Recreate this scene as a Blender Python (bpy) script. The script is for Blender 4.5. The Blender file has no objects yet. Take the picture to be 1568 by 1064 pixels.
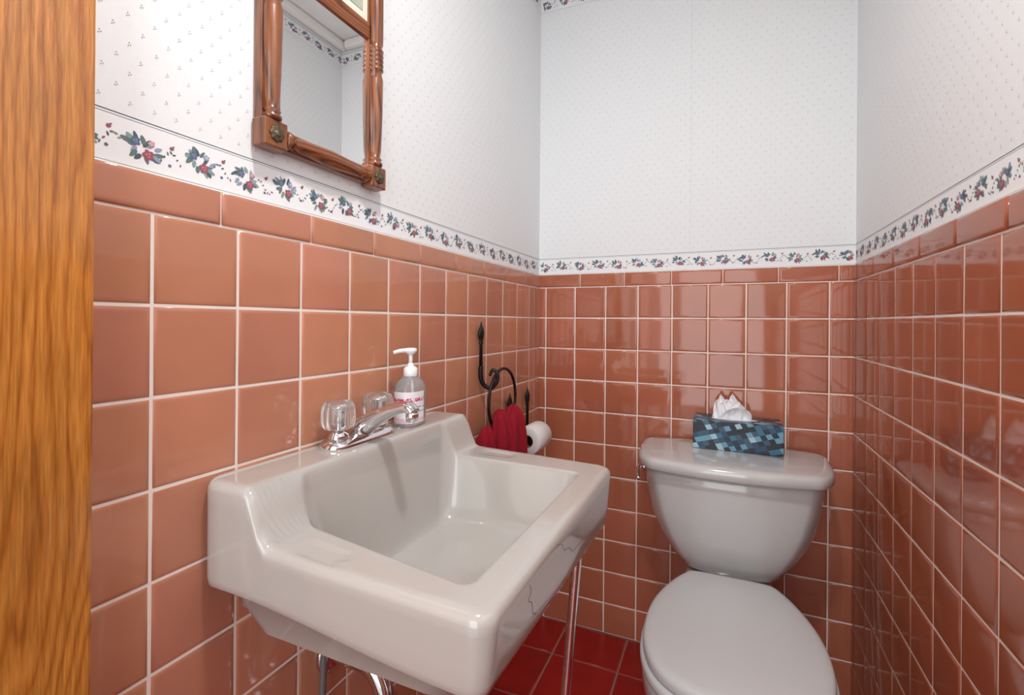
import bpy, math, random
from mathutils import Vector, Matrix
random.seed(7)
W=0.956; YB=1.641; YF=-0.5; ZC=2.275; CZ=1.057

# ---------------------------------------------------------------- helpers
def s2l(c):
    return tuple(((v/255)/12.92 if v/255<=0.04045 else ((v/255+0.055)/1.055)**2.4) for v in c)
def C(c): return (*s2l(c),1.0)
def new_mat(name):
    m=bpy.data.materials.new(name); m.use_nodes=True
    nt=m.node_tree; b=nt.nodes['Principled BSDF']
    return m,nt,b
def simple(name,col,rough=0.5,metal=0.0,noise=0.04,nscale=30,coat=0.0,bump=0.0,bscale=200,**kw):
    m,nt,b=new_mat(name)
    tc=nt.nodes.new('ShaderNodeTexCoord')
    n=nt.nodes.new('ShaderNodeTexNoise'); n.inputs['Scale'].default_value=nscale
    nt.links.new(tc.outputs['Object'],n.inputs['Vector'])
    mx=nt.nodes.new('ShaderNodeMix'); mx.data_type='RGBA'
    l=s2l(col)
    mx.inputs[6].default_value=(*[v*(1-noise) for v in l],1)
    mx.inputs[7].default_value=(*[min(1,v*(1+noise)) for v in l],1)
    nt.links.new(n.outputs['Fac'],mx.inputs[0]); nt.links.new(mx.outputs[2],b.inputs['Base Color'])
    b.inputs['Roughness'].default_value=rough; b.inputs['Metallic'].default_value=metal
    b.inputs['Coat Weight'].default_value=coat
    for k,v in kw.items(): b.inputs[k.replace('_',' ')].default_value=v
    if bump>0:
        n2=nt.nodes.new('ShaderNodeTexNoise'); n2.inputs['Scale'].default_value=bscale
        nt.links.new(tc.outputs['Object'],n2.inputs['Vector'])
        bp=nt.nodes.new('ShaderNodeBump'); bp.inputs['Strength'].default_value=bump; bp.inputs['Distance'].default_value=0.001
        nt.links.new(n2.outputs['Fac'],bp.inputs['Height']); nt.links.new(bp.outputs['Normal'],b.inputs['Normal'])
    return m
def attr_mat(name,rough,noise=0.08,nscale=9,bump=0.0,spec=0.5):
    m,nt,b=new_mat(name)
    a=nt.nodes.new('ShaderNodeAttribute'); a.attribute_name='tint'
    tc=nt.nodes.new('ShaderNodeTexCoord')
    n=nt.nodes.new('ShaderNodeTexNoise'); n.inputs['Scale'].default_value=nscale; n.inputs['Detail'].default_value=3
    nt.links.new(tc.outputs['Object'],n.inputs['Vector'])
    mr=nt.nodes.new('ShaderNodeMapRange'); mr.inputs['From Min'].default_value=.25; mr.inputs['From Max'].default_value=.75
    mr.inputs['To Min'].default_value=1-noise; mr.inputs['To Max'].default_value=1+noise
    nt.links.new(n.outputs['Fac'],mr.inputs['Value'])
    vm=nt.nodes.new('ShaderNodeVectorMath'); vm.operation='SCALE'
    nt.links.new(a.outputs['Color'],vm.inputs[0]); nt.links.new(mr.outputs[0],vm.inputs['Scale'])
    nt.links.new(vm.outputs[0],b.inputs['Base Color'])
    b.inputs['Roughness'].default_value=rough; b.inputs['Specular IOR Level'].default_value=spec
    if bump>0:
        n2=nt.nodes.new('ShaderNodeTexNoise'); n2.inputs['Scale'].default_value=14; n2.inputs['Detail'].default_value=1
        nt.links.new(tc.outputs['Object'],n2.inputs['Vector'])
        bp=nt.nodes.new('ShaderNodeBump'); bp.inputs['Strength'].default_value=bump; bp.inputs['Distance'].default_value=0.004
        nt.links.new(n2.outputs['Fac'],bp.inputs['Height']); nt.links.new(bp.outputs['Normal'],b.inputs['Normal'])
    return m

def link(o,parent=None):
    bpy.context.scene.collection.objects.link(o)
    if parent: o.parent=parent
    return o
def empty(name):
    e=bpy.data.objects.new(name,None); e.empty_display_size=0.05
    return link(e)
def mobj(name,v,f,mat,parent=None,smooth=True,tints=None):
    me=bpy.data.meshes.new(name); me.from_pydata([tuple(p) for p in v],[],f); me.update()
    me.materials.append(mat)
    if smooth:
        for p in me.polygons: p.use_smooth=True
    if tints:
        ca=me.color_attributes.new('tint','FLOAT_COLOR','POINT')
        for i,t in enumerate(tints): ca.data[i].color=(*t,1)
    return link(bpy.data.objects.new(name,me),parent)
def loft(rings,cap0=True,cap1=True):
    v=[];f=[];n=len(rings[0])
    for r in rings: v+= [tuple(p) for p in r]
    for i in range(len(rings)-1):
        for j in range(n):
            a=i*n+j;b=i*n+(j+1)%n
            f.append((a,b,b+n,a+n))
    if cap0: f.append(tuple(range(n-1,-1,-1)))
    if cap1: f.append(tuple(range((len(rings)-1)*n,len(rings)*n)))
    return v,f
def lathe(name,prof,origin,axis,mat,parent,n=32,flute=None,cap=True):
    ax=Vector(axis).normalized(); up=Vector((0,0,1)) if abs(ax.z)<.9 else Vector((1,0,0))
    u=ax.cross(up).normalized(); w=ax.cross(u)
    rings=[]
    for r,h in prof:
        ring=[]
        for i in range(n):
            a=2*math.pi*i/n; rr=r
            if flute: rr=r*(1+flute[1]*math.cos(flute[0]*a))
            ring.append(Vector(origin)+ax*h+(u*math.cos(a)+w*math.sin(a))*rr)
        rings.append(ring)
    v,f=loft(rings,cap,cap)
    return mobj(name,v,f,mat,parent)
def catmull(pts,k=8):
    P=[Vector(p) for p in pts]; out=[]
    for i in range(len(P)-1):
        p0=P[max(i-1,0)];p1=P[i];p2=P[i+1];p3=P[min(i+2,len(P)-1)]
        for j in range(k):
            t=j/k
            out.append(0.5*((2*p1)+(p2-p0)*t+(2*p0-5*p1+4*p2-p3)*t*t+(3*p1-p0-3*p2+p3)*t**3))
    out.append(P[-1]); return out
def tube(name,pts,r,mat,parent,k=8,n=14,flat=(1,1)):
    rs=r if isinstance(r,(list,tuple)) else [r]*len(pts)
    P=catmull(pts,k) if k>1 else [Vector(p) for p in pts]
    R=[]
    for i in range(len(pts)-1):
        for j in range(max(k,1)): R.append(rs[i]+(rs[i+1]-rs[i])*j/max(k,1))
    R.append(rs[-1])
    rings=[]; prev=None
    for i,p in enumerate(P):
        t=(P[min(i+1,len(P)-1)]-P[max(i-1,0)]).normalized()
        if prev is None:
            up=Vector((0,0,1)) if abs(t.z)<.9 else Vector((0,1,0))
            u=t.cross(up).normalized()
        else: u=(prev-t*prev.dot(t)).normalized()
        prev=u; w=t.cross(u)
        rings.append([p+(u*math.cos(2*math.pi*q/n)*flat[0]+w*math.sin(2*math.pi*q/n)*flat[1])*R[i] for q in range(n)])
    v,f=loft(rings); return mobj(name,v,f,mat,parent)
def chaikin(pts,it=3,ratio=0.25):
    P=[Vector(p) for p in pts]
    for _ in range(it):
        Q=[]
        for i in range(len(P)):
            a=P[i];b=P[(i+1)%len(P)]
            Q.append(a.lerp(b,ratio));Q.append(a.lerp(b,1-ratio))
        P=Q
    return P
def rrect(x0,x1,y0,y1,r,nc=10,ns=36):
    pts=[]; r=min(r,(x1-x0)/2-1e-4,(y1-y0)/2-1e-4)
    cs=[((x1-r),(y1-r),0),((x0+r),(y1-r),90),((x0+r),(y0+r),180),((x1-r),(y0+r),270)]
    for i,(cx,cy,a0) in enumerate(cs):
        for j in range(nc+1):
            a=math.radians(a0+90*j/nc); pts.append((cx+r*math.cos(a),cy+r*math.sin(a)))
        nx=cs[(i+1)%4]; a=math.radians(a0+90)
        e=(cx+r*math.cos(a),cy+r*math.sin(a)); s=(nx[0]+r*math.cos(a),nx[1]+r*math.sin(a))
        for j in range(1,ns): pts.append((e[0]+(s[0]-e[0])*j/ns,e[1]+(s[1]-e[1])*j/ns))
    return pts
def box(name,x0,x1,y0,y1,z0,z1,mat,parent=None,bev=0.0,seg=2):
    v=[(x,y,z) for x in(x0,x1) for y in(y0,y1) for z in(z0,z1)]
    f=[(0,1,3,2),(4,6,7,5),(0,4,5,1),(2,3,7,6),(0,2,6,4),(1,5,7,3)]
    o=mobj(name,v,f,mat,parent,smooth=False)
    if bev>0:
        b=o.modifiers.new('b','BEVEL'); b.width=bev; b.segments=seg
    return o
def sstep(a,b,x):
    t=max(0,min(1,(x-a)/(b-a))); return t*t*(3-2*t)

# ---------------------------------------------------------------- materials
M_paper=simple('wallpaper',(234,237,239),0.75,noise=0.012,nscale=3,bump=0.15,bscale=600)
M_print=attr_mat('wallpaper_print',0.7,0.0)
M_grout=simple('grout',(240,228,220),0.8,noise=0.04,nscale=60)
M_tile=attr_mat('glazed_tile',0.07,0.10,6,bump=0.06)
M_floor=attr_mat('floor_tile',0.3,0.15,12,bump=0.2)
M_fgrout=simple('floor_grout',(160,104,92),0.9)
M_ceil=simple('ceiling_paint',(240,240,240),0.8)
M_white=simple('white_trim',(236,235,232),0.5)
M_sink=simple('sink_porcelain',(187,183,178),0.12,noise=0.02,nscale=6,coat=0.5)
M_crack=simple('crack_line',(112,102,94),0.9)
M_toilet=simple('toilet_porcelain',(199,200,200),0.12,noise=0.02,nscale=6,coat=0.5)
M_seat=simple('seat_plastic',(201,202,203),0.25,noise=0.01)
M_chrome=simple('chrome',(225,225,228),0.07,1.0,noise=0.02)
M_iron=simple('wrought_iron',(22,19,18),0.45,0.3,noise=0.2,bump=0.3)
M_towel=simple('red_terry',(148,4,32),0.95,noise=0.3,nscale=120,bump=1.0,bscale=700)
M_roll=simple('paper_roll_mat',(240,240,240),0.9,noise=0.02)
M_core=simple('cardboard',(150,115,80),0.9)
M_acryl=simple('clear_acrylic',(250,250,250),0.03,noise=0.0,Transmission_Weight=0.92,IOR=1.45)
M_bottle=simple('clear_plastic',(236,242,246),0.06,noise=0.0,Transmission_Weight=0.8,IOR=1.3)
M_pump=simple('white_plastic',(240,240,240),0.3,noise=0.0)
M_hose=simple('grey_hose',(120,120,122),0.4,0.5)
M_tissue=simple('tissue_paper',(248,249,252),0.9,noise=0.02)
M_mirror=simple('mirror_glass',(250,251,251),0.01,1.0,noise=0.0)

def wood(name,stops,axis='Z',k=5.0,lin=40,rough=0.25,bump=0.1,ns=(7,7,1.1),blot=.2,wob=.9,pore=.80):
    """plain-sawn figure: contours of a stretched noise field plus a linear ring term"""
    m,nt,b=new_mat(name)
    tc=nt.nodes.new('ShaderNodeTexCoord')
    def mapped(s):
        mp=nt.nodes.new('ShaderNodeMapping')
        mp.inputs['Scale'].default_value=s if axis=='Z' else (s[0],s[2],s[1])
        nt.links.new(tc.outputs['Object'],mp.inputs['Vector']); return mp.outputs[0]
    def noise(s,det=2):
        n=nt.nodes.new('ShaderNodeTexNoise'); n.inputs['Scale'].default_value=1; n.inputs['Detail'].default_value=det
        nt.links.new(mapped(s),n.inputs['Vector']); return n.outputs['Fac']
    def M(op,a,b_=None,c=None):
        q=nt.nodes.new('ShaderNodeMath'); q.operation=op
        for i,vv in enumerate((a,b_,c)):
            if vv is None: continue
            if isinstance(vv,(int,float)): q.inputs[i].default_value=vv
            else: nt.links.new(vv,q.inputs[i])
        return q.outputs[0]
    sp=nt.nodes.new('ShaderNodeSeparateXYZ'); nt.links.new(tc.outputs['Object'],sp.inputs[0])
    across=sp.outputs['Y' if axis=='Z' else 'Z']
    ph=M('ADD',M('MULTIPLY',noise(ns,1),k*4),M('MULTIPLY',across,lin))
    ph=M('ADD',ph,M('MULTIPLY',noise((90,90,9),3),wob))
    saw=M('FRACT',ph)
    cr=nt.nodes.new('ShaderNodeValToRGB'); e=cr.color_ramp.elements
    e[0].position=0.0; e[0].color=C(stops[0]); e[1].position=1.0; e[1].color=C(stops[0])
    for p_,c_ in ((.15,stops[1]),(.55,stops[2]),(.80,stops[1])):
        x=e.new(p_); x.color=C(c_)
    nt.links.new(saw,cr.inputs['Fac'])
    def rng(v,a,b_,f0=.3,f1=.7):
        mr=nt.nodes.new('ShaderNodeMapRange'); mr.inputs['From Min'].default_value=f0; mr.inputs['From Max'].default_value=f1
        mr.inputs['To Min'].default_value=a; mr.inputs['To Max'].default_value=b_; nt.links.new(v,mr.inputs['Value']); return mr.outputs[0]
    pores=rng(noise((620,620,28),2),pore,1.10)
    blo=rng(noise((5,5,3),3),1-blot,1+blot)
    vm=nt.nodes.new('ShaderNodeVectorMath'); vm.operation='SCALE'
    nt.links.new(cr.outputs['Color'],vm.inputs[0]); nt.links.new(M('MULTIPLY',pores,blo),vm.inputs['Scale'])
    nt.links.new(vm.outputs[0],b.inputs['Base Color'])
    b.inputs['Roughness'].default_value=rough; b.inputs['Coat Weight'].default_value=0.5; b.inputs['Coat Roughness'].default_value=0.12
    bp=nt.nodes.new('ShaderNodeBump'); bp.inputs['Strength'].default_value=bump; bp.inputs['Distance'].default_value=0.002
    nt.links.new(noise((160,160,30),3),bp.inputs['Height']); nt.links.new(bp.outputs['Normal'],b.inputs['Normal'])
    nt.links.new(bp.outputs['Normal'],b.inputs['Coat Normal'])
    return m
M_door=wood('oak_door',((168,98,36),(192,120,50),(204,134,60)),k=9,lin=90,rough=0.22,bump=.35,ns=(6,6,1.5),blot=.24,wob=1.2,pore=.70)
M_frame=wood('walnut_frame',((78,38,18),(124,68,36),(148,86,46)),k=3,lin=60,rough=0.3,bump=.05,ns=(14,14,3))
M_frameH=wood('walnut_frame_h',((78,38,18),(124,68,36),(148,86,46)),axis='Y',k=3,lin=60,rough=0.3,bump=.05,ns=(14,14,3))

# ---------------------------------------------------------------- room shell
T=0.08
def wallbox(name,x0,x1,y0,y1,z0,z1): return box(name,x0,x1,y0,y1,z0,z1,M_paper)
wl=wallbox('wall_left',-T,0,YF-T,YB+T,0,ZC)
wb=wallbox('wall_back',0,W,YB,YB+T,0,ZC)
wr=wallbox('wall_right',W,W+T,YF-T,YB+T,0,ZC)
v=[];f=[]
def addbox(v,f,x0,x1,y0,y1,z0,z1):
    b=len(v); v+=[(x,y,z) for x in(x0,x1) for y in(y0,y1) for z in(z0,z1)]
    f+=[tuple(b+i for i in q) for q in [(0,1,3,2),(4,6,7,5),(0,4,5,1),(2,3,7,6),(0,2,6,4),(1,5,7,3)]]
addbox(v,f,0,0.06,YF-T,YF,0,ZC); addbox(v,f,0.86,W,YF-T,YF,0,ZC); addbox(v,f,0.06,0.86,YF-T,YF,2.05,ZC)
wf=mobj('wall_front',v,f,M_paper,smooth=False)
box('ceiling',-T,W+T,YF-T,YB+T,ZC,ZC+T,M_ceil)
fl=box('floor',-T,W+T,YF-T,YB+T,-0.08,-0.003,M_fgrout)

def addtile(V,F,Tn,O,U,Vv,N,u0,u1,v0,v1,col,tilt=0.005,th=0.0062,g=0.0011):
    u0+=g;u1-=g;v0+=g;v1-=g
    if u1-u0<0.018 or v1-v0<0.018: return
    cu=(u0+u1)/2;cv=(v0+v1)/2; tu=random.uniform(-tilt,tilt); tv=random.uniform(-tilt,tilt)
    rings=[(0,0.0),(0.0001,th-0.0029),(0.0009,th-0.0016),(0.0024,th-0.0007),(0.0046,th-0.00018),(0.0072,th)]
    b=len(V)
    for ins,h in rings:
        for (a,c) in ((u0+ins,v0+ins),(u1-ins,v0+ins),(u1-ins,v1-ins),(u0+ins,v1-ins)):
            hh=h+((a-cu)*tu+(c-cv)*tv if h>0.001 else 0)
            V.append(O+U*a+Vv*c+N*hh); Tn.append(col)
    for i in range(len(rings)-1):
        for j in range(4):
            F.append((b+i*4+j,b+i*4+(j+1)%4,b+(i+1)*4+(j+1)%4,b+(i+1)*4+j))
    k=b+(len(rings)-1)*4; F.append((k,k+1,k+2,k+3))
def tcol(base,var=0.07):
    k=1+random.uniform(-var,var); h=random.uniform(-.03,.03)
    return (base[0]*k,base[1]*k*(1+h),base[2]*k*(1-h))
P=0.108; ROW0=1.073; CAPB=CZ+0.1235; CAPT=CZ+0.170; BT=CZ+0.2285
TB=s2l((192,130,104)); TBk=s2l((176,104,78)); TBr=s2l((164,92,66))  # same tile on each wall; back and right darkened, shading put into the colour
def wainscot(name,parent,O,U,N,umax,uoff,capoff,base,flip=False,umin=0):
    V=[];F=[];Tn=[]; Vv=Vector((0,0,1))
    us=[umin]; u=uoff
    while u-P>umin+0.002: u-=P
    while u<umax-0.002:
        if u>umin+0.002: us.append(u)
        u+=P
    us.append(umax)
    vs=[0]; z=ROW0-9*P
    while z<CAPB+0.001: vs.append(z); z+=P
    for i in range(len(us)-1):
        for j in range(len(vs)-1):
            addtile(V,F,Tn,O,U,Vv,N,us[i],us[i+1],vs[j],vs[j+1],tcol(base))
    cs=[umin]; u=capoff
    while u-0.152>umin+0.002: u-=0.152
    while u<umax-0.002:
        if u>umin+0.002: cs.append(u)
        u+=0.152
    cs.append(umax)
    for i in range(len(cs)-1):
        addtile(V,F,Tn,O,U,Vv,N,cs[i],cs[i+1],vs[-1],CAPT,tcol(base,.04),th=0.0078)
    if flip: F=[tuple(reversed(q)) for q in F]
    mobj(name,V,F,M_tile,parent,tints=Tn)
    g=[O+U*umin+N*0.0045,O+U*umax+N*0.0045,O+U*umax+Vv*(CAPT-0.001)+N*0.0045,O+U*umin+Vv*(CAPT-0.001)+N*0.0045]
    g+=[O+U*umin+Vv*(CAPT-0.001),O+U*umax+Vv*(CAPT-0.001)]
    mobj(name+'_grout',g,[(0,1,2,3),(3,2,5,4)],M_grout,parent,smooth=False)
X=Vector((1,0,0));Yv=Vector((0,1,0))
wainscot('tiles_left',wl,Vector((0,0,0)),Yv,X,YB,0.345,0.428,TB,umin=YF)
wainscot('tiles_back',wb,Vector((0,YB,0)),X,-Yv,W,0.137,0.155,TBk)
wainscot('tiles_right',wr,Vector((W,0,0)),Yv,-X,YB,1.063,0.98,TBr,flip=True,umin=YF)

# floor tiles
V=[];F=[];Tn=[]; FP=0.208
fc=s2l((150,26,24))
x=0.119-FP
while x<W:
    y=1.467+FP-FP*10
    while y<YB:
        a=max(x,0.006);b_=min(x+FP,W-0.006);c=max(y,YF-T);d=min(y+FP,YB-0.006)
        if b_-a>0.01 and d-c>0.01: addtile(V,F,Tn,Vector((0,0,-0.0065)),X,Yv,Vector((0,0,1)),a,b_,c,d,tcol(fc,.12),tilt=0.002,g=0.003,th=0.0065)
        y+=FP
    x+=FP
mobj('floor_tiles',V,F,M_floor,fl,tints=Tn)

# wallpaper prints (flower borders and sprig specks)
COL=dict(g1=(96,122,121),g2=(134,156,155),g3=(74,92,104),r=(158,84,98),r2=(200,142,152),b=(92,106,138),b2=(146,158,180),br=(134,112,104),w=(230,231,233))
COL={k:s2l(v) for k,v in COL.items()}
def ell(V,F,Tn,O,U,N,cu,cv,a,b,ang,col,h,n=8):
    s=len(V); ca,sa=math.cos(ang),math.sin(ang)
    for i in range(n):
        t=2*math.pi*i/n; x=a*math.cos(t); y=b*math.sin(t)*(1-0.25*math.cos(t))
        V.append(O+U*(cu+x*ca-y*sa)+Vector((0,0,1))*(cv+x*sa+y*ca)+N*h); Tn.append(col)
    F.append(tuple(range(s,s+n)))
def rect(V,F,Tn,O,U,N,u0,u1,v0,v1,h,col):
    s=len(V)
    for a,c in((u0,v0),(u1,v0),(u1,v1),(u0,v1)): V.append(O+U*a+Vector((0,0,1))*c+N*h); Tn.append(col)
    F.append((s,s+1,s+2,s+3))
def border(V,F,Tn,O,U,N,u0,u1,v0,v1,rng,phase=0):
    rect(V,F,Tn,O,U,N,u0,u1,v0,v1,0.0006,s2l((238,240,242)))
    rect(V,F,Tn,O,U,N,u0,u1,v1-0.0014,v1-0.0004,0.0009,COL['g3'])
    rect(V,F,Tn,O,U,N,u0,u1,v1-0.0042,v1-0.0036,0.0009,COL['b2'])
    rect(V,F,Tn,O,U,N,u0,u1,v0+0.002,v0+0.0026,0.0009,COL['g2'])
    u=u0+phase; k=0
    while u<u1:
        m=(v0+v1)/2+ (0.002 if k%2 else -0.002)
        def E(du,dv,a,b,ang,c,h=0.0011):
            if u0+0.008<u+du<u1-0.008: ell(V,F,Tn,O,U,N,u+du,m+dv,a,b,ang,COL[c],h)
        for q in range(15):
            a=q/15*2*math.pi+rng.uniform(-.2,.2); r=rng.uniform(0.010,0.0165)
            rx_=r*1.15; ry_=r*.82
            E(math.cos(a)*rx_,math.sin(a)*ry_-math.cos(a)*.004,rng.uniform(.0045,.0066),rng.uniform(.0020,.0030),a+rng.uniform(-.6,.6),rng.choice(['g1','g1','g2','g3','b2','g1']),0.0010+q*.00001)
        for (cx,cy,R_,c1,c2) in ((.006,-.007,.0068,'r','r2'),(-.0075,.0055,.0056,'b','b2'),(.009,.007,.0042,'b2' if k%2 else 'r2','w')):
            for q in range(5):
                a=q/5*2*math.pi+k; E(cx+math.cos(a)*R_*.5,cy+math.sin(a)*R_*.5,R_*.52,R_*.44,a,c1,0.0013+q*.00002)
            for q in range(3):
                a=q/3*2*math.pi+k*2; E(cx+math.cos(a)*R_*.3,cy+math.sin(a)*R_*.3,R_*.26,R_*.13,a+1.2,c2,0.0016)
        for q in range(7):
            t=q/7; E(0.020+t*0.026,-.004+math.sin(t*5+k)*0.008,rng.uniform(.0014,.0026),.0010,rng.uniform(0,3),rng.choice(['g1','g2','g3','r','br']))
        E(0.032,0.009,0.0026,0.0022,0,'r'); E(0.034,0.0115,0.0014,0.001,.5,'g1'); E(0.030,-0.012,0.002,0.0017,0,'b')
        u+=0.0655; k+=1
def prints(name,parent,O,U,N,u0,u1,seed,flip=False,phase=0.04):
    rng=random.Random(seed); V=[];F=[];Tn=[]
    border(V,F,Tn,O,U,N,u0,u1,CAPT,BT,rng,phase)
    border(V,F,Tn,O,U,N,u0,u1,2.172,2.229,rng,phase)
    z=BT+0.012; k=0
    while z<2.16:
        u=u0+0.01+(0.0135 if k%2 else 0)
        while u<u1-0.01:
            c=(0.44,0.47,0.50) if rng.random()<.7 else (0.42,0.37,0.30)
            jx=rng.uniform(-.002,.002)
            for d in((0,0),(.0022,.0014),(.0008,.0034)):
                rect(V,F,Tn,O,U,N,u+jx+d[0],u+jx+d[0]+.0012,z+d[1],z+d[1]+.0012,0.0004,c)
            u+=0.027
        z+=0.0165; k+=1
    if seed==2:   # paper seam
        rect(V,F,Tn,O,U,N,.515,.5158,BT,2.172,0.0003,(0.66,0.67,0.68))
    if flip: F=[tuple(reversed(q)) for q in F]
    mobj(name,V,F,M_print,parent,smooth=False,tints=Tn)
prints('print_left',wl,Vector((0,0,0)),Yv,X,YF,YB,1,phase=0.336-YF-12*0.0655)
prints('print_back',wb,Vector((0,YB,0)),X,-Yv,0,W,2,phase=0.02)
prints('print_right',wr,Vector((W,0,0)),Yv,-X,YF,YB,3,flip=True)
for nm,a in (('trim_1',(0,0.03,YF,YB)),('trim_2',(W-0.03,W,YF,YB)),('trim_3',(0.03,W-0.03,YB-0.03,YB))):
    box(nm,a[0],a[1],a[2],a[3],2.235,ZC,M_white,bev=0.012)

# ---------------------------------------------------------------- door leaf (oak, opened along the left wall)
door=empty('door_1')
box('slab',0.014,0.049,YF+0.01,0.2685,0.012,2.03,M_door,door,bev=0.003)
for z in(0.25,1.0,1.8):
    lathe('hinge_%d'%int(z*10),[(0.006,0),(0.006,0.09)],(0.055,YF+0.012,z),(0,0,1),M_chrome,door,12)

# ---------------------------------------------------------------- sink
sink=empty('wall_mounted_sink')
SY0,SY1,SX1=0.402,0.946,0.417
def H(x,y=0.68):
    rim=0.790-0.012*(x/0.4)
    return rim+(0.853-rim)*(1-sstep(0.084,0.122,x))
def zb(x,y): return 0.716-0.024*sstep(.05,.4,x)-0.028*((y-SY0)/0.54)*(x/0.4)
rings=[]
def R(pts,zf): rings.append([(p[0],p[1],zf(p[0],p[1])) for p in pts])
CR=.020
R(rrect(0.15,0.27,0.56,0.78,0.05),lambda x,y:0.635)
R(rrect(0.09,0.34,0.48,0.86,0.06),lambda x,y:0.642)
R(rrect(0.05,0.375,0.43,0.91,0.05),lambda x,y:0.664)
R(rrect(0.004,SX1-.030,SY0+.023,SY1-.025,CR),lambda x,y:zb(x,y)+0.008)
R(rrect(0.004,SX1-.020,SY0+.014,SY1-.014,CR),lambda x,y:zb(x,y)+0.001)
R(rrect(0.004,SX1-.014,SY0+.008,SY1-.009,CR),zb)
R(rrect(0.004,SX1-.010,SY0+.004,SY1-.006,CR),lambda x,y:zb(x,y)+0.004)
R(rrect(0.004,SX1-.007,SY0+.002,SY1-.003,CR),lambda x,y:zb(x,y)+0.014)
for s in(0.3,0.6,0.85):
    R(rrect(0.004,SX1-.007*(1-s),SY0+.002-0.002*s,SY1-.003*(1-s),CR+.004*s),lambda x,y,s=s:(zb(x,y)+0.014)*(1-s)+(H(x)-0.012)*s)
R(rrect(0.004,SX1,SY0,SY1,0.024),lambda x,y:H(x)-0.011)
R(rrect(0.004,SX1-0.0012,SY0+.0012,SY1-.0012,0.024),lambda x,y:H(x)-0.0065)
R(rrect(0.005,SX1-0.0045,SY0+.0045,SY1-.0045,0.022),lambda x,y:H(x)-0.0025)
R(rrect(0.006,SX1-0.009,SY0+.009,SY1-.009,0.020),lambda x,y:H(x)-0.0006)
def skew(pts,k=1.0):
    out=[]
    for x,y in pts:
        w=max(0,min(1,1-(x-.086)/.28)); n=max(0,min(1,(.872-y)/.42))
        out.append((x,y+.034*w*n*k-.016*w*(1-n)*k))
    return out
def Hs(x,y):
    h=H(x,y)
    yn=.420+.015*max(0,1-(x-.086)/.28)
    for yc in(yn,0.905):
        m=(1-sstep(0.013,0.017,abs(y-yc)))*sstep(0.150,0.154,x)*(1-sstep(0.215,0.219,x))
        h-=0.0028*m
    return h
o=rrect(0.008,SX1-0.014,SY0+.014,SY1-.014,0.018); b_=skew(rrect(0.086,0.374,0.444,0.870,0.018))
nr=14
for i in range(nr+1):
    s=i/nr
    R([(p[0]*(1-s)+q[0]*s,p[1]*(1-s)+q[1]*s) for p,q in zip(o,b_)],Hs)
R(skew(rrect(0.088,0.372,0.446,0.868,0.018)),lambda x,y:H(x)-0.001)
R(skew(rrect(0.090,0.370,0.448,0.866,0.018)),lambda x,y:H(x)-0.0035)
top=skew(rrect(0.0915,0.3685,0.4495,0.8645,0.018)); bot=rrect(0.128,0.342,0.530,0.795,0.026)
for xf,zf in((0,0),(0.08,.12),(0.2,.3),(0.34,.5),(0.5,.7),(0.62,.83),(0.74,.92),(.88,.98),(1,1)):
    rings.append([(p[0]*(1-xf)+q[0]*xf,p[1]*(1-xf)+q[1]*xf,(H(p[0])-0.007)*(1-zf)+0.671*zf) for p,q in zip(top,bot)])
DX,DY=.298,.635
for s,z in((.25,.6685),(.6,.666),(.88,.6635)):
    rings.append([(q[0]*(1-s)+DX*s,q[1]*(1-s)+DY*s,z) for q in bot])
v,f=loft(rings)
mobj('basin',v,f,M_sink,sink)
def cx_(y,z):
    zl=zb(SX1,y)+.014; zh=H(SX1)-.012; s=max(0,min(1,(z-zl)/(zh-zl)))
    return SX1-.007*(1-s)-.0001
for i,pl in enumerate(([(.60,.766),(.625,.757),(.640,.742),(.665,.735),(.69,.719),(.73,.716),(.79,.703)],[(.505,.762),(.512,.750),(.507,.742),(.52,.733),(.528,.716),(.54,.709)])):
    tube('crack_%d'%i,[(cx_(y,z),y,z) for y,z in pl],.0005,M_crack,sink,k=3,n=6)
lathe('drain',[(0.0,0.0),(0.018,0.0),(0.021,0.003),(0.016,0.004),(0.0,0.0035)],(DX,DY,0.6635),(0,0,1),M_chrome,sink,24,cap=False)
tube('leg_1',[(0.368,0.885,0.675),(0.347,0.87,0.35),(0.325,0.855,0.02)],0.0095,M_chrome,sink,k=4)
tube('leg_2',[(0.36,0.475,0.69),(0.345,0.475,0.35),(0.33,0.475,0.02)],0.0095,M_chrome,sink,k=4)
for i,(x,y) in enumerate(((0.324,0.855),(0.33,0.475))):
    lathe('foot_%d'%i,[(0.015,0.0),(0.016,0.01),(0.012,0.022)],(x,y,0.0),(0,0,1),M_chrome,sink,16)
tube('drain_pipe',[(.21,.63,.645),(.21,.63,.52),(.21,.63,.43),(.195,.63,.385),(.165,.63,.37),(.135,.63,.385),(.12,.63,.43),(.115,.63,.465),(.095,.63,.492),(.06,.63,.497),(.006,.63,.497)],0.016,M_chrome,sink,k=5,n=18)
for i,(p,ax) in enumerate((((.21,.63,.53),(0,0,-1)),((.21,.63,.44),(0,0,-1)),((.119,.63,.43),(0,0,1)))):
    lathe('slip_nut_%d'%i,[(0.017,0),(0.023,0.002),(0.023,0.018),(0.017,0.02)],p,ax,M_chrome,sink,8)
lathe('escutcheon',[(0.035,0),(0.033,0.006),(0.02,0.012)],(.0075,.63,.497),(1,0,0),M_chrome,sink,24)
for i,y in enumerate((0.585,0.715)):
    tube('supply_hose_%d'%i,[(.045,y,.69),(.035,y,.55),(.03,y,.35),(.035,y,.22)],0.0055,M_hose,sink,k=5)
    lathe('stop_valve_%d'%i,[(.012,0),(.012,.03),(.008,.034)],(.0075,y,.21),(1,0,0),M_chrome,sink,14)

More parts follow.
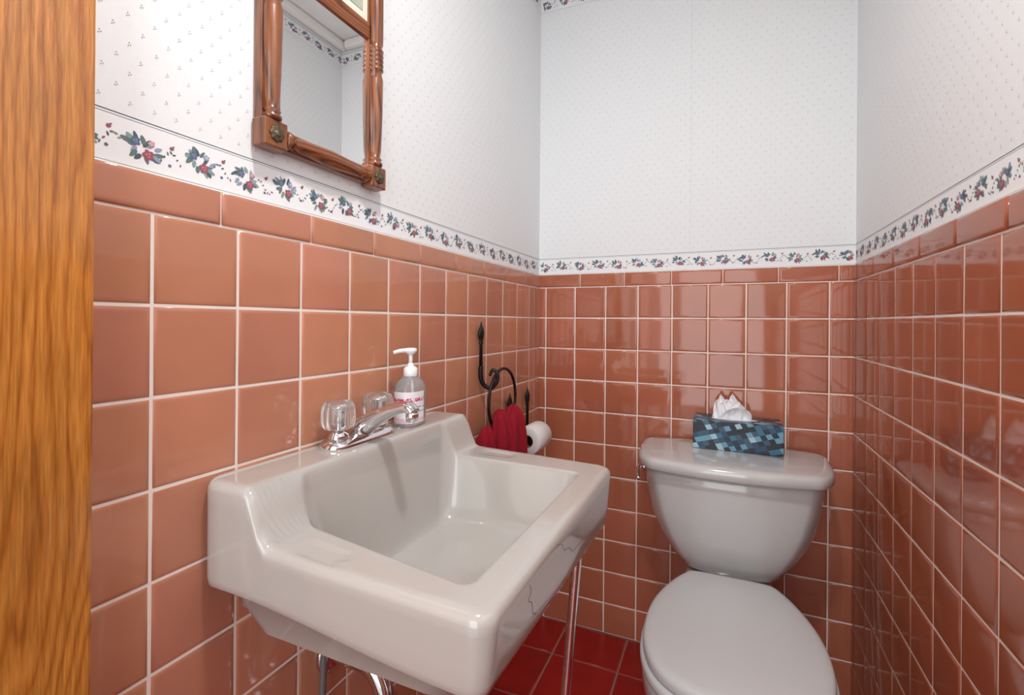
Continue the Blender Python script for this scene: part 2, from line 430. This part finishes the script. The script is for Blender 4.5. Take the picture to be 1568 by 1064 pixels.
# faucet
fa=empty('chrome_faucet'); DZ=0.8535; FY=0.649; FX=0.046
rings=[]
for ins,z in((0,0),(0,0.004),(0.002,0.009),(0.006,0.013),(0.012,0.016),(0.02,0.017)):
    rings.append([(p[0],p[1],DZ-0.001+z) for p in rrect(FX-.027+ins,FX+.027-ins,FY-.078+ins,FY+.078-ins,.027-ins*.6,8,6)])
v,f=loft(rings); mobj('base_plate',v,f,M_chrome,fa)
for i,y in enumerate((FY-0.049,FY+0.049)):
    lathe('stem_%d'%i,[(.017,0),(.016,.008),(.010,.014),(.009,.022)],(FX,y,DZ+.012),(0,0,1),M_chrome,fa,20)
    lathe('knob_%d'%i,[(.012,0),(.022,.003),(.0255,.010),(.0265,.022),(.0255,.036),(.022,.044),(.012,.047),(.0,.0475)],(FX,y,DZ+.028),(0,0,1),M_acryl,fa,48,flute=(12,0.045))
    lathe('knob_core_%d'%i,[(.007,0),(.007,.030),(.0115,.034),(.0115,.036),(.0,.037)],(FX,y,DZ+.028),(0,0,1),M_chrome,fa,20)
tube('spout',[(FX-.005,FY,DZ+.010),(FX+.015,FY,DZ+.028),(FX+.045,FY,DZ+.046),(FX+.075,FY,DZ+.059),(FX+.100,FY,DZ+.064),(FX+.112,FY,DZ+.056)],[.022,.021,.016,.013,.0115,.011],M_chrome,fa,k=6,n=20,flat=(1.1,.8))
lathe('aerator',[(.010,0),(.0105,.012),(.009,.014)],(FX+.108,FY,DZ+.042),(0,0,1),M_chrome,fa,18)
tube('lift_rod',[(FX-.016,FY,DZ+.012),(FX-.016,FY,DZ+.05)],.0025,M_chrome,fa,k=1,n=8)
lathe('lift_knob',[(.002,0),(.0055,.003),(.0055,.008),(.002,.011)],(FX-.016,FY,DZ+.05),(0,0,1),M_chrome,fa,12)

# soap dispenser
so=empty('soap_dispenser_bottle'); BX,BY=0.050,0.790; BZ=DZ
rings=[]
def sup(t,e=.8): return math.copysign(abs(t)**e,t)
for a,b2,z in((.020,.029,0),(.0235,.034,.002),(.0245,.035,.006),(.0245,.035,.066),(.023,.033,.078),(.017,.026,.088),(.0125,.0165,.094),(.012,.012,.097)):
    rings.append([(BX+a*sup(math.cos(t)),BY+b2*sup(math.sin(t)),BZ+z) for t in [2*math.pi*i/40 for i in range(40)]])
v,f=loft(rings); mobj('bottle',v,f,M_bottle,so)
m_l,nt,b=new_mat('soap_label')
tc=nt.nodes.new('ShaderNodeTexCoord'); sp=nt.nodes.new('ShaderNodeSeparateXYZ'); nt.links.new(tc.outputs['Object'],sp.inputs[0])
cr=nt.nodes.new('ShaderNodeValToRGB'); mr=nt.nodes.new('ShaderNodeMapRange')
mr.inputs['From Min'].default_value=BZ+.008; mr.inputs['From Max'].default_value=BZ+.068
nt.links.new(sp.outputs['Z'],mr.inputs['Value'])
n=nt.nodes.new('ShaderNodeTexNoise'); n.inputs['Scale'].default_value=260
nt.links.new(tc.outputs['Object'],n.inputs['Vector'])
cr.color_ramp.interpolation='CONSTANT'
els=cr.color_ramp.elements; els[0].position=0; els[0].color=C((235,190,205)); els[1].position=.16; els[1].color=C((244,244,247))
for p_,c_ in ((.34,(150,120,160)),(.38,(244,244,247)),(.48,(170,160,190)),(.52,(244,244,247)),(.68,(215,60,120)),(.80,(244,244,247))):
    e=els.new(p_); e.color=C(c_)
nt.links.new(mr.outputs[0],cr.inputs['Fac'])
gt=nt.nodes.new('ShaderNodeMath'); gt.operation='GREATER_THAN'; gt.inputs[1].default_value=.53; nt.links.new(n.outputs['Fac'],gt.inputs[0])
mx=nt.nodes.new('ShaderNodeMix'); mx.data_type='RGBA'; nt.links.new(gt.outputs[0],mx.inputs[0]); nt.links.new(cr.outputs['Color'],mx.inputs[6]); mx.inputs[7].default_value=C((244,244,247))
nt.links.new(mx.outputs[2],b.inputs['Base Color']); b.inputs['Roughness'].default_value=.35
v=[];f=[]
for z in(.008,.068):
    for i in range(21):
        t=math.radians(-130+i*140/20)
        v.append((BX+.0252*sup(math.cos(t)),BY+.0357*sup(math.sin(t)),BZ+z))
for i in range(20): f.append((i,i+1,i+22,i+21))
mobj('label',v,f,m_l,so)
lathe('collar',[(.0125,0),(.0135,.002),(.0135,.016),(.010,.019),(.0055,.021),(.0055,.026)],(BX,BY,BZ+.095),(0,0,1),M_pump,so,24,flute=(16,.02))
lathe('stem',[(.004,0),(.004,.026)],(BX,BY,BZ+.118),(0,0,1),M_pump,so,14)
lathe('head',[(.006,0),(.0115,.006),(.012,.011),(.008,.013),(0,.0135)],(BX,BY,BZ+.138),(0,0,1),M_pump,so,20)
dv=Vector((-.015,-.036,0)).normalized()
tube('nozzle',[Vector((BX,BY,BZ+.146)),Vector((BX,BY,BZ+.146))+dv*.022,Vector((BX,BY,BZ+.146))+dv*.038+Vector((0,0,-.003))],[.005,.0042,.0035],M_pump,so,k=3,n=10)
tube('dip_tube',[(BX,BY,BZ+.01),(BX,BY,BZ+.095)],.002,M_pump,so,k=1,n=8)

# ---------------------------------------------------------------- towel hook + ring + towel
th=empty('wrought_iron_towel_ring'); HY=1.157; ox=0.0155
def spear(name,y,ztop,zbot,par,w=.015):
    prof=[(0.0005,ztop),(.004,ztop-.012),(w*.8,ztop-.026),(w,ztop-.034),(.009,ztop-.046),(.0055,ztop-.054),(.008,ztop-.059),(.0055,ztop-.065),(.0062,zbot)]
    rings=[[(ox+min(.0065,wd*.75)*math.cos(t),y+wd*math.sin(t),z) for t in [2*math.pi*i/12 for i in range(12)]] for wd,z in prof]
    v,f=loft(rings); return mobj(name,v,f,M_iron,par)
spear('backplate',HY,CZ+.002,CZ-.150,th)
tube('hook',[(ox,HY,CZ-.12),(ox,HY,CZ-.15),(ox+.008,HY+.006,CZ-.172),(ox+.026,HY+.014,CZ-.178),(ox+.040,HY+.018,CZ-.160),(ox+.040,HY+.018,CZ-.138),(ox+.028,HY+.014,CZ-.130),(ox+.022,HY+.010,CZ-.146)],[.0065,.0065,.006,.0055,.0052,.005,.0045,.004],M_iron,th,k=6,n=10)
RC=Vector((ox+.036,1.222,CZ-.218)); RR=.088
tube('ring',[RC+Vector((.0,math.cos(a)*RR,math.sin(a)*RR)) for a in [2*math.pi*i/28 for i in range(29)]],.0042,M_iron,th,k=3,n=10)
def drape(name,x0,yc,ztop,zbot,w0,w1,t0,t1,ph,par,tilt=0.0,tx=0.0):
    rings=[]; nz=26; na=96
    for i in range(nz+1):
        s=i/nz; z=ztop+(zbot-ztop)*s
        w=w0+(w1-w0)*sstep(0,.6,s); t=t0+(t1-t0)*sstep(0,.5,s)
        k=min(1,math.sqrt(max(0,s)/.16)+.12)*min(1,math.sqrt(max(0,1-s)/.04)+.5)
        ring=[]
        for j in range(na):
            a=2*math.pi*j/na
            fold=1+.20*math.sin(7*a+ph+1.3*s)+.09*math.sin(13*a+ph*2-2*s)
            ring.append((x0+tx*s+math.cos(a)*t*k*fold+.004*math.sin(5*s+ph),yc+tilt*s+math.sin(a)*w*k*(1+.06*math.sin(9*a+ph)),z+.006*math.sin(3*a+ph)*(1-s)))
        rings.append(ring)
    v,f=loft(rings); return mobj(name,v,f,M_towel,par)
rx=RC.x
tw=empty('red_hand_towel')
drape('fold_front',rx+.024,1.235,CZ-.232,CZ-.50,.042,.068,.022,.030,0.4,tw,.0,.006)
drape('fold_side',rx-.004,1.128,CZ-.275,CZ-.50,.030,.054,.018,.030,2.0,tw,-.01)
drape('fold_back',rx+.002,1.278,CZ-.245,CZ-.47,.030,.040,.016,.024,3.4,tw)
drape('fold_knot',rx+.014,1.180,CZ-.240,CZ-.40,.034,.048,.018,.026,5.1,tw)

# ---------------------------------------------------------------- toilet paper holder
tp=empty('toilet_paper_holder')
RZ=CZ-.352; RX=.066
for i,y in enumerate((1.352,1.497)):
    spear('arm_plate_%d'%i,y,CZ-.216,RZ,tp)
    tube('arm_%d'%i,[(ox,y,RZ+.03),(ox,y,RZ),(ox+.012,y,RZ-.018),(ox+.035,y,RZ-.014),(RX,y,RZ)],.0045,M_iron,tp,k=5,n=10)
tube('rod',[(RX,1.352,RZ),(RX,1.497,RZ)],.005,M_iron,tp,k=1,n=10)
tr=empty('toilet_paper_roll')
lathe('paper',[(.0195,0),(.041,0),(.043,.002),(.043,.108),(.041,.110),(.0195,.110),(.0195,0)],(RX,1.369,RZ-.013),(0,1,0),M_roll,tr,40,cap=False)
lathe('core',[(.0193,0),(.0193,.110),(.0185,.110),(.0185,0)],(RX,1.369,RZ-.013),(0,1,0),M_core,tr,30,cap=False)

# ---------------------------------------------------------------- toilet
to=empty('toilet'); TX=0.632; BXc=0.635
def tring(wb_,wf_,yf,bow,z,yb=1.622,it=3):
    hw=[(-wb_,yb),(-wb_,yb-.07),(-wb_*.98,yf+.075),(-wf_*1.10,yf+.012),(-wf_*.94,yf),(-wf_*.45,yf-bow*.8),(wf_*.45,yf-bow*.8),(wf_*.94,yf),(wf_*1.10,yf+.012),(wb_*.98,yf+.075),(wb_,yb-.07),(wb_,yb)]
    hw.insert(0,(-wb_*.5,yb)); hw.append((wb_*.5,yb))
    return [(TX+p.x,p.y,z) for p in chaikin([(a,b,0) for a,b in hw],it)]
prof=[(.120,.072,1.440,.008,.374),(.132,.084,1.424,.010,.377),(.147,.098,1.410,.012,.388),(.172,.120,1.398,.014,.425),(.196,.140,1.390,.016,.468),(.215,.158,1.384,.018,.520),(.225,.169,1.380,.02,.572),(.231,.177,1.377,.022,.62),(.233,.180,1.375,.022,.660)]
v,f=loft([tring(*p) for p in prof]); mobj('tank',v,f,M_toilet,to)
LZ=.006
lp=[(.237,.183,1.367,.022,.6485),(.246,.190,1.357,.024,.6495),(.2495,.193,1.352,.025,.654),(.2495,.193,1.352,.025,.670),(.2475,.191,1.354,.024,.677),(.242,.186,1.360,.024,.681),(.232,.177,1.372,.022,.6832),(.15,.11,1.42,.02,.685)]
v,f=loft([tring(p[0],p[1],p[2],p[3],p[4]+LZ,yb=1.628-(0.0 if i<5 else .006)) for i,p in enumerate(lp)]); mobj('tank_lid',v,f,M_toilet,to)
lathe('lever_boss',[(.013,0),(.013,.008),(.008,.012)],(TX-.2255,1.47,.632),(-1,0,0),M_chrome,to,16)
tube('lever',[(TX-.238,1.475,.632),(TX-.243,1.44,.636),(TX-.238,1.395,.629),(TX-.232,1.375,.624)],[.006,.006,.007,.006],M_chrome,to,k=4,n=10,flat=(1,.7))
def egg(scale,z,dy=0,sx=1.0):
    h=[(.0,.880),(.075,.883),(.135,.92),(.168,.99),(.176,1.08),(.167,1.17),(.138,1.26),(.105,1.325),(.085,1.338),(.0,1.338)]
    pts=[(a,b) for a,b in h]+[(-a,b) for a,b in reversed(h[1:-1])]
    pts=[(BXc+a*scale*sx,1.12+(b-1.12)*scale+dy,0) for a,b in pts]
    return [(p.x,p.y,z) for p in chaikin(pts,3)]
v,f=loft([egg(.965,.3985),egg(.985,.400),egg(.99,.404),egg(.99,.413),egg(.98,.4185),egg(.955,.4215),egg(.90,.4235),egg(.6,.4255),egg(.2,.426)])
mobj('seat_cover',v,f,M_seat,to)
v,f=loft([egg(.99,.376),egg(1.015,.378),egg(1.022,.383),egg(1.022,.391),egg(1.01,.3965),egg(.97,.3975)])
mobj('seat_ring',v,f,M_seat,to)
v,f=loft([egg(.72,.0,.04,.85),egg(.72,.01,.04,.85),egg(.66,.04,.04,.80),egg(.62,.12,.04,.78),egg(.66,.19,.03,.82),egg(.78,.25,.015,.9),egg(.92,.30,0),egg(.995,.335,0),egg(1.005,.36),egg(1.0,.372),egg(.98,.3755)])
mobj('bowl',v,f,M_toilet,to)
rings=[]
for ins,z in((.03,.27),(.012,.29),(.0,.32),(.0,.362),(.004,.370),(.014,.375)):
    rings.append([(p[0],p[1],z) for p in rrect(TX-.110+ins,TX+.105-ins,1.24,1.60-ins,.05,8,6)])
v,f=loft(rings); mobj('bowl_shelf',v,f,M_toilet,to)
rings=[]
for ins,z in((.0,.0),(.0,.02),(.02,.06),(.025,.2),(.0,.28)):
    rings.append([(p[0],p[1],z) for p in rrect(TX-.105+ins,TX+.09-ins,1.15,1.52-ins,.05,8,6)])
v,f=loft(rings); mobj('pedestal',v,f,M_toilet,to)
for i,dx in enumerate((-.07,.07)):
    lathe('hinge_%d'%i,[(.011,0),(.013,.003),(.013,.018),(.009,.022),(0,.023)],(BXc+dx,1.338,.375),(0,0,1),M_seat,to,20)

# ---------------------------------------------------------------- tissue box
tb=empty('tissue_box'); TZ=.6855+LZ
m,nt,b=new_mat('tissue_box_print')
tc=nt.nodes.new('ShaderNodeTexCoord')
mp=nt.nodes.new('ShaderNodeMapping'); nt.links.new(tc.outputs['Object'],mp.inputs['Vector'])
def mosaic(su,sv,shear,off):
    sp=nt.nodes.new('ShaderNodeSeparateXYZ'); nt.links.new(mp.outputs[0],sp.inputs[0])
    def M(op,a,b=None):
        q=nt.nodes.new('ShaderNodeMath'); q.operation=op
        for i,vv in enumerate((a,b)):
            if vv is None: continue
            if isinstance(vv,(int,float)): q.inputs[i].default_value=vv
            else: nt.links.new(vv,q.inputs[i])
        return q.outputs[0]
    u=M('ADD',sp.outputs['X'],sp.outputs['Y']); w=M('ADD',sp.outputs['Z'],M('MULTIPLY',sp.outputs['Y'],.7))
    a=M('FLOOR',M('MULTIPLY',M('ADD',u,M('MULTIPLY',w,shear)),su))
    c=M('FLOOR',M('MULTIPLY',M('ADD',w,M('MULTIPLY',u,off)),sv))
    cb=nt.nodes.new('ShaderNodeCombineXYZ'); nt.links.new(a,cb.inputs[0]); nt.links.new(c,cb.inputs[1])
    wn=nt.nodes.new('ShaderNodeTexWhiteNoise'); wn.noise_dimensions='2D'; nt.links.new(cb.outputs[0],wn.inputs['Vector'])
    return wn.outputs['Value']
val=mosaic(60,66,.55,-.3)
cr=nt.nodes.new('ShaderNodeValToRGB'); cr.color_ramp.interpolation='CONSTANT'
els=cr.color_ramp.elements; els[0].position=0; els[0].color=C((10,22,38)); els[1].position=.25; els[1].color=C((20,66,96))
for p_,c_ in((.40,(48,112,138)),(.50,(104,160,184)),(.60,(14,36,60)),(.80,(170,202,216)),(.88,(54,82,106))):
    e=els.new(p_); e.color=C(c_)
nt.links.new(val,cr.inputs['Fac']); nt.links.new(cr.outputs['Color'],b.inputs['Base Color']); b.inputs['Roughness'].default_value=.35
box('carton',.534,.768,1.516,1.626,TZ,TZ+.083,m,tb,bev=.0015)
ov=[(.645+.062*math.cos(t),1.568+.022*math.sin(t),TZ+.0836) for t in [2*math.pi*i/24 for i in range(24)]]
mobj('opening',ov,[tuple(range(24))],M_pump,tb)
def leafsheet(name,base,tip,wid,ph,curl=.012,nu=22,nv=16):
    """a pulled-up folded corner of tissue: wide at the slot, rounded peak, pleated"""
    v=[];f=[]; B=Vector(base);Tp=Vector(tip)
    for i in range(nv+1):
        s=i/nv
        w=wid*(1-.15*s)*math.sqrt(max(0.0,1-(s**2.4)))+.002
        c=B.lerp(Tp,s)
        for j in range(nu+1):
            q=j/nu*2-1
            y=.007*math.sin(q*7+ph+s*2)*(1-.35*s)+curl*q*q*(1 if ph<2 else -1)*s+.004*math.sin(q*15+ph*2)*(1-s)
            v.append((c.x+q*w,c.y+y,c.z+.006*math.sin(q*3+ph)*s-.010*q*q*s))
    for i in range(nv):
        for j in range(nu):
            a=i*(nu+1)+j; f.append((a,a+1,a+nu+2,a+nu+1))
    o=mobj(name,v,f,M_tissue,tb); md=o.modifiers.new('s','SOLIDIFY'); md.thickness=.0006; return o
z0=TZ+.082
leafsheet('tissue_1',(.618,1.568,z0),(.606,1.566,z0+.070),.026,.3)
leafsheet('tissue_2',(.655,1.574,z0),(.640,1.570,z0+.072),.034,1.6,.016)
leafsheet('tissue_3',(.645,1.560,z0),(.660,1.556,z0+.050),.042,3.0,.010)
leafsheet('tissue_4',(.622,1.580,z0),(.628,1.582,z0+.058),.036,4.4,.014)

# ---------------------------------------------------------------- wall mirror
mi=empty('wall_mirror')
MY0,MY1,MZ0,MZ1=.474,.738,1.303,1.86; bs=.040; MR=1.588
ym0,ym1=MY0+bs/2,MY1-bs/2
box('backing',.002,.008,MY0+.008,MY1-.008,MZ0+.006,MZ1-.006,M_frame,mi)
for i,y in enumerate((ym0,ym1)):
    box('stile_%d'%i,.002,.016,y-.017,y+.017,MZ0+.01,MZ1-.01,M_frame,mi,bev=.002)
    L=MZ1-MZ0-2*bs; z0=MZ0+bs
    prof=[(.009,0),(.014,.002),(.0145,.007),(.010,.010),(.013,.014),(.0095,.018),(.0115,.03),(.0135,.09),(.0145,.16)]
    for k in range(5): prof+=[(.0105,.176+k*.0085),(.0145,.1785+k*.0085),(.0145,.182+k*.0085)]
    zz=.176+5*.0085
    prof+=[(.0105,zz),(.014,zz+.01),(.014,L-.16),(.0135,L-.09),(.0115,L-.03),(.0095,L-.018),(.013,L-.014),(.010,L-.010),(.0145,L-.007),(.014,L-.002),(.009,L)]
    lathe('spindle_%d'%i,prof,(.017,y,z0),(0,0,1),M_frame,mi,24)
for i,z in enumerate((MZ0+bs/2,MR,MZ1-bs/2)):
    box('rail_%d'%i,.002,.016,MY0+.03,MY1-.03,z-.015,z+.015,M_frameH,mi,bev=.002)
    if i!=1:
        L=MY1-MY0-2*bs
        prof=[(.009,0),(.014,.002),(.0145,.007),(.010,.010),(.013,.014),(.0095,.018),(.0115,.03),(.0145,L*.5),(.0115,L-.03),(.0095,L-.018),(.013,L-.014),(.010,L-.010),(.0145,L-.007),(.014,L-.002),(.009,L)]
        lathe('turned_rail_%d'%i,prof,(.017,MY0+bs,z),(0,1,0),M_frameH,mi,24)
M_ros=simple('brass_rosette',(96,86,66),.4,.5)
for i,(y,z) in enumerate(((ym0,MZ0+bs/2),(ym1,MZ0+bs/2),(ym0,MZ1-bs/2),(ym1,MZ1-bs/2))):
    box('corner_block_%d'%i,.002,.028,y-bs/2,y+bs/2,z-bs/2,z+bs/2,M_frame,mi,bev=.0025)
    lathe('rosette_%d'%i,[(.0105,0),(.0115,.0015),(.0095,.003),(.0055,.002),(.004,.004),(0,.0045)],(.028,y,z),(1,0,0),M_ros,mi,40,flute=(8,.09))
box('glass',.008,.0115,ym0+.012,ym1-.012,MZ0+.032,MR-.012,M_mirror,mi)
m_art=simple('mirror_art_panel',(228,222,205),.4,noise=.1,nscale=25)
box('art_panel',.008,.0115,ym0+.012,ym1-.012,MR+.012,MZ1-.032,m_art,mi)
box('art_mat',.0115,.0125,ym0+.030,ym1-.030,MR+.03,MZ1-.05,simple('art_print',(170,176,160),.4,noise=.5,nscale=40),mi)

# ---------------------------------------------------------------- lights
lamp=empty('ceiling_lamp')
m_e,nt,b=new_mat('frosted_lamp_glass')
b.inputs['Base Color'].default_value=(1,1,1,1); b.inputs['Emission Color'].default_value=(1,.97,.92,1); b.inputs['Emission Strength'].default_value=3
lathe('shade',[(.11,0),(.115,-.02),(.10,-.05),(.06,-.07),(0,-.078)],(.56,.35,ZC),(0,0,1),m_e,lamp,40)
def area(name,loc,rot,size,power,col=(1,1,1),shape='DISK',sy=None,parent=None):
    l=bpy.data.lights.new(name,'AREA'); l.shape=shape; l.size=size
    if sy: l.size_y=sy
    l.energy=power; l.color=col
    o=bpy.data.objects.new(name,l); o.location=loc; o.rotation_euler=rot; link(o,parent); return o
area('lamp_bulb',(.56,.35,ZC-.085),(0,0,0),.13,10.5,(1,.99,.97),parent=lamp)
area('hallway_fill',(.75,-1.5,1.35),(math.radians(88),0,math.radians(10)),1.3,28,(.97,.985,1),'RECTANGLE',2.2)  # unseen soft panel added outside the doorway to brighten the room
w=bpy.data.worlds.new('world'); bpy.context.scene.world=w; w.use_nodes=True
bg=w.node_tree.nodes['Background']; bg.inputs[0].default_value=(.96,.98,1,1); bg.inputs[1].default_value=1.0

# ---------------------------------------------------------------- camera
cam=bpy.data.cameras.new('camera'); co=bpy.data.objects.new('camera',cam); link(co)
cam.sensor_width=36; cam.lens=738/1568*36; cam.shift_y=-39/1568; cam.clip_start=.01
yaw=math.radians(23.7); th_=math.radians(.45)
Fw=Vector((-math.sin(yaw),math.cos(yaw),0)); Rt=Vector((math.cos(yaw),math.sin(yaw),0)); Up=Vector((0,0,1))
R2=Rt*math.cos(th_)+Up*math.sin(th_); U2=Up*math.cos(th_)-Rt*math.sin(th_)
mat=Matrix((R2,U2,-Fw)).transposed().to_4x4(); mat.translation=Vector((.614,0,CZ))
co.matrix_world=mat
sc=bpy.context.scene; sc.camera=co
sc.view_settings.view_transform='Standard'; sc.view_settings.exposure=0.0
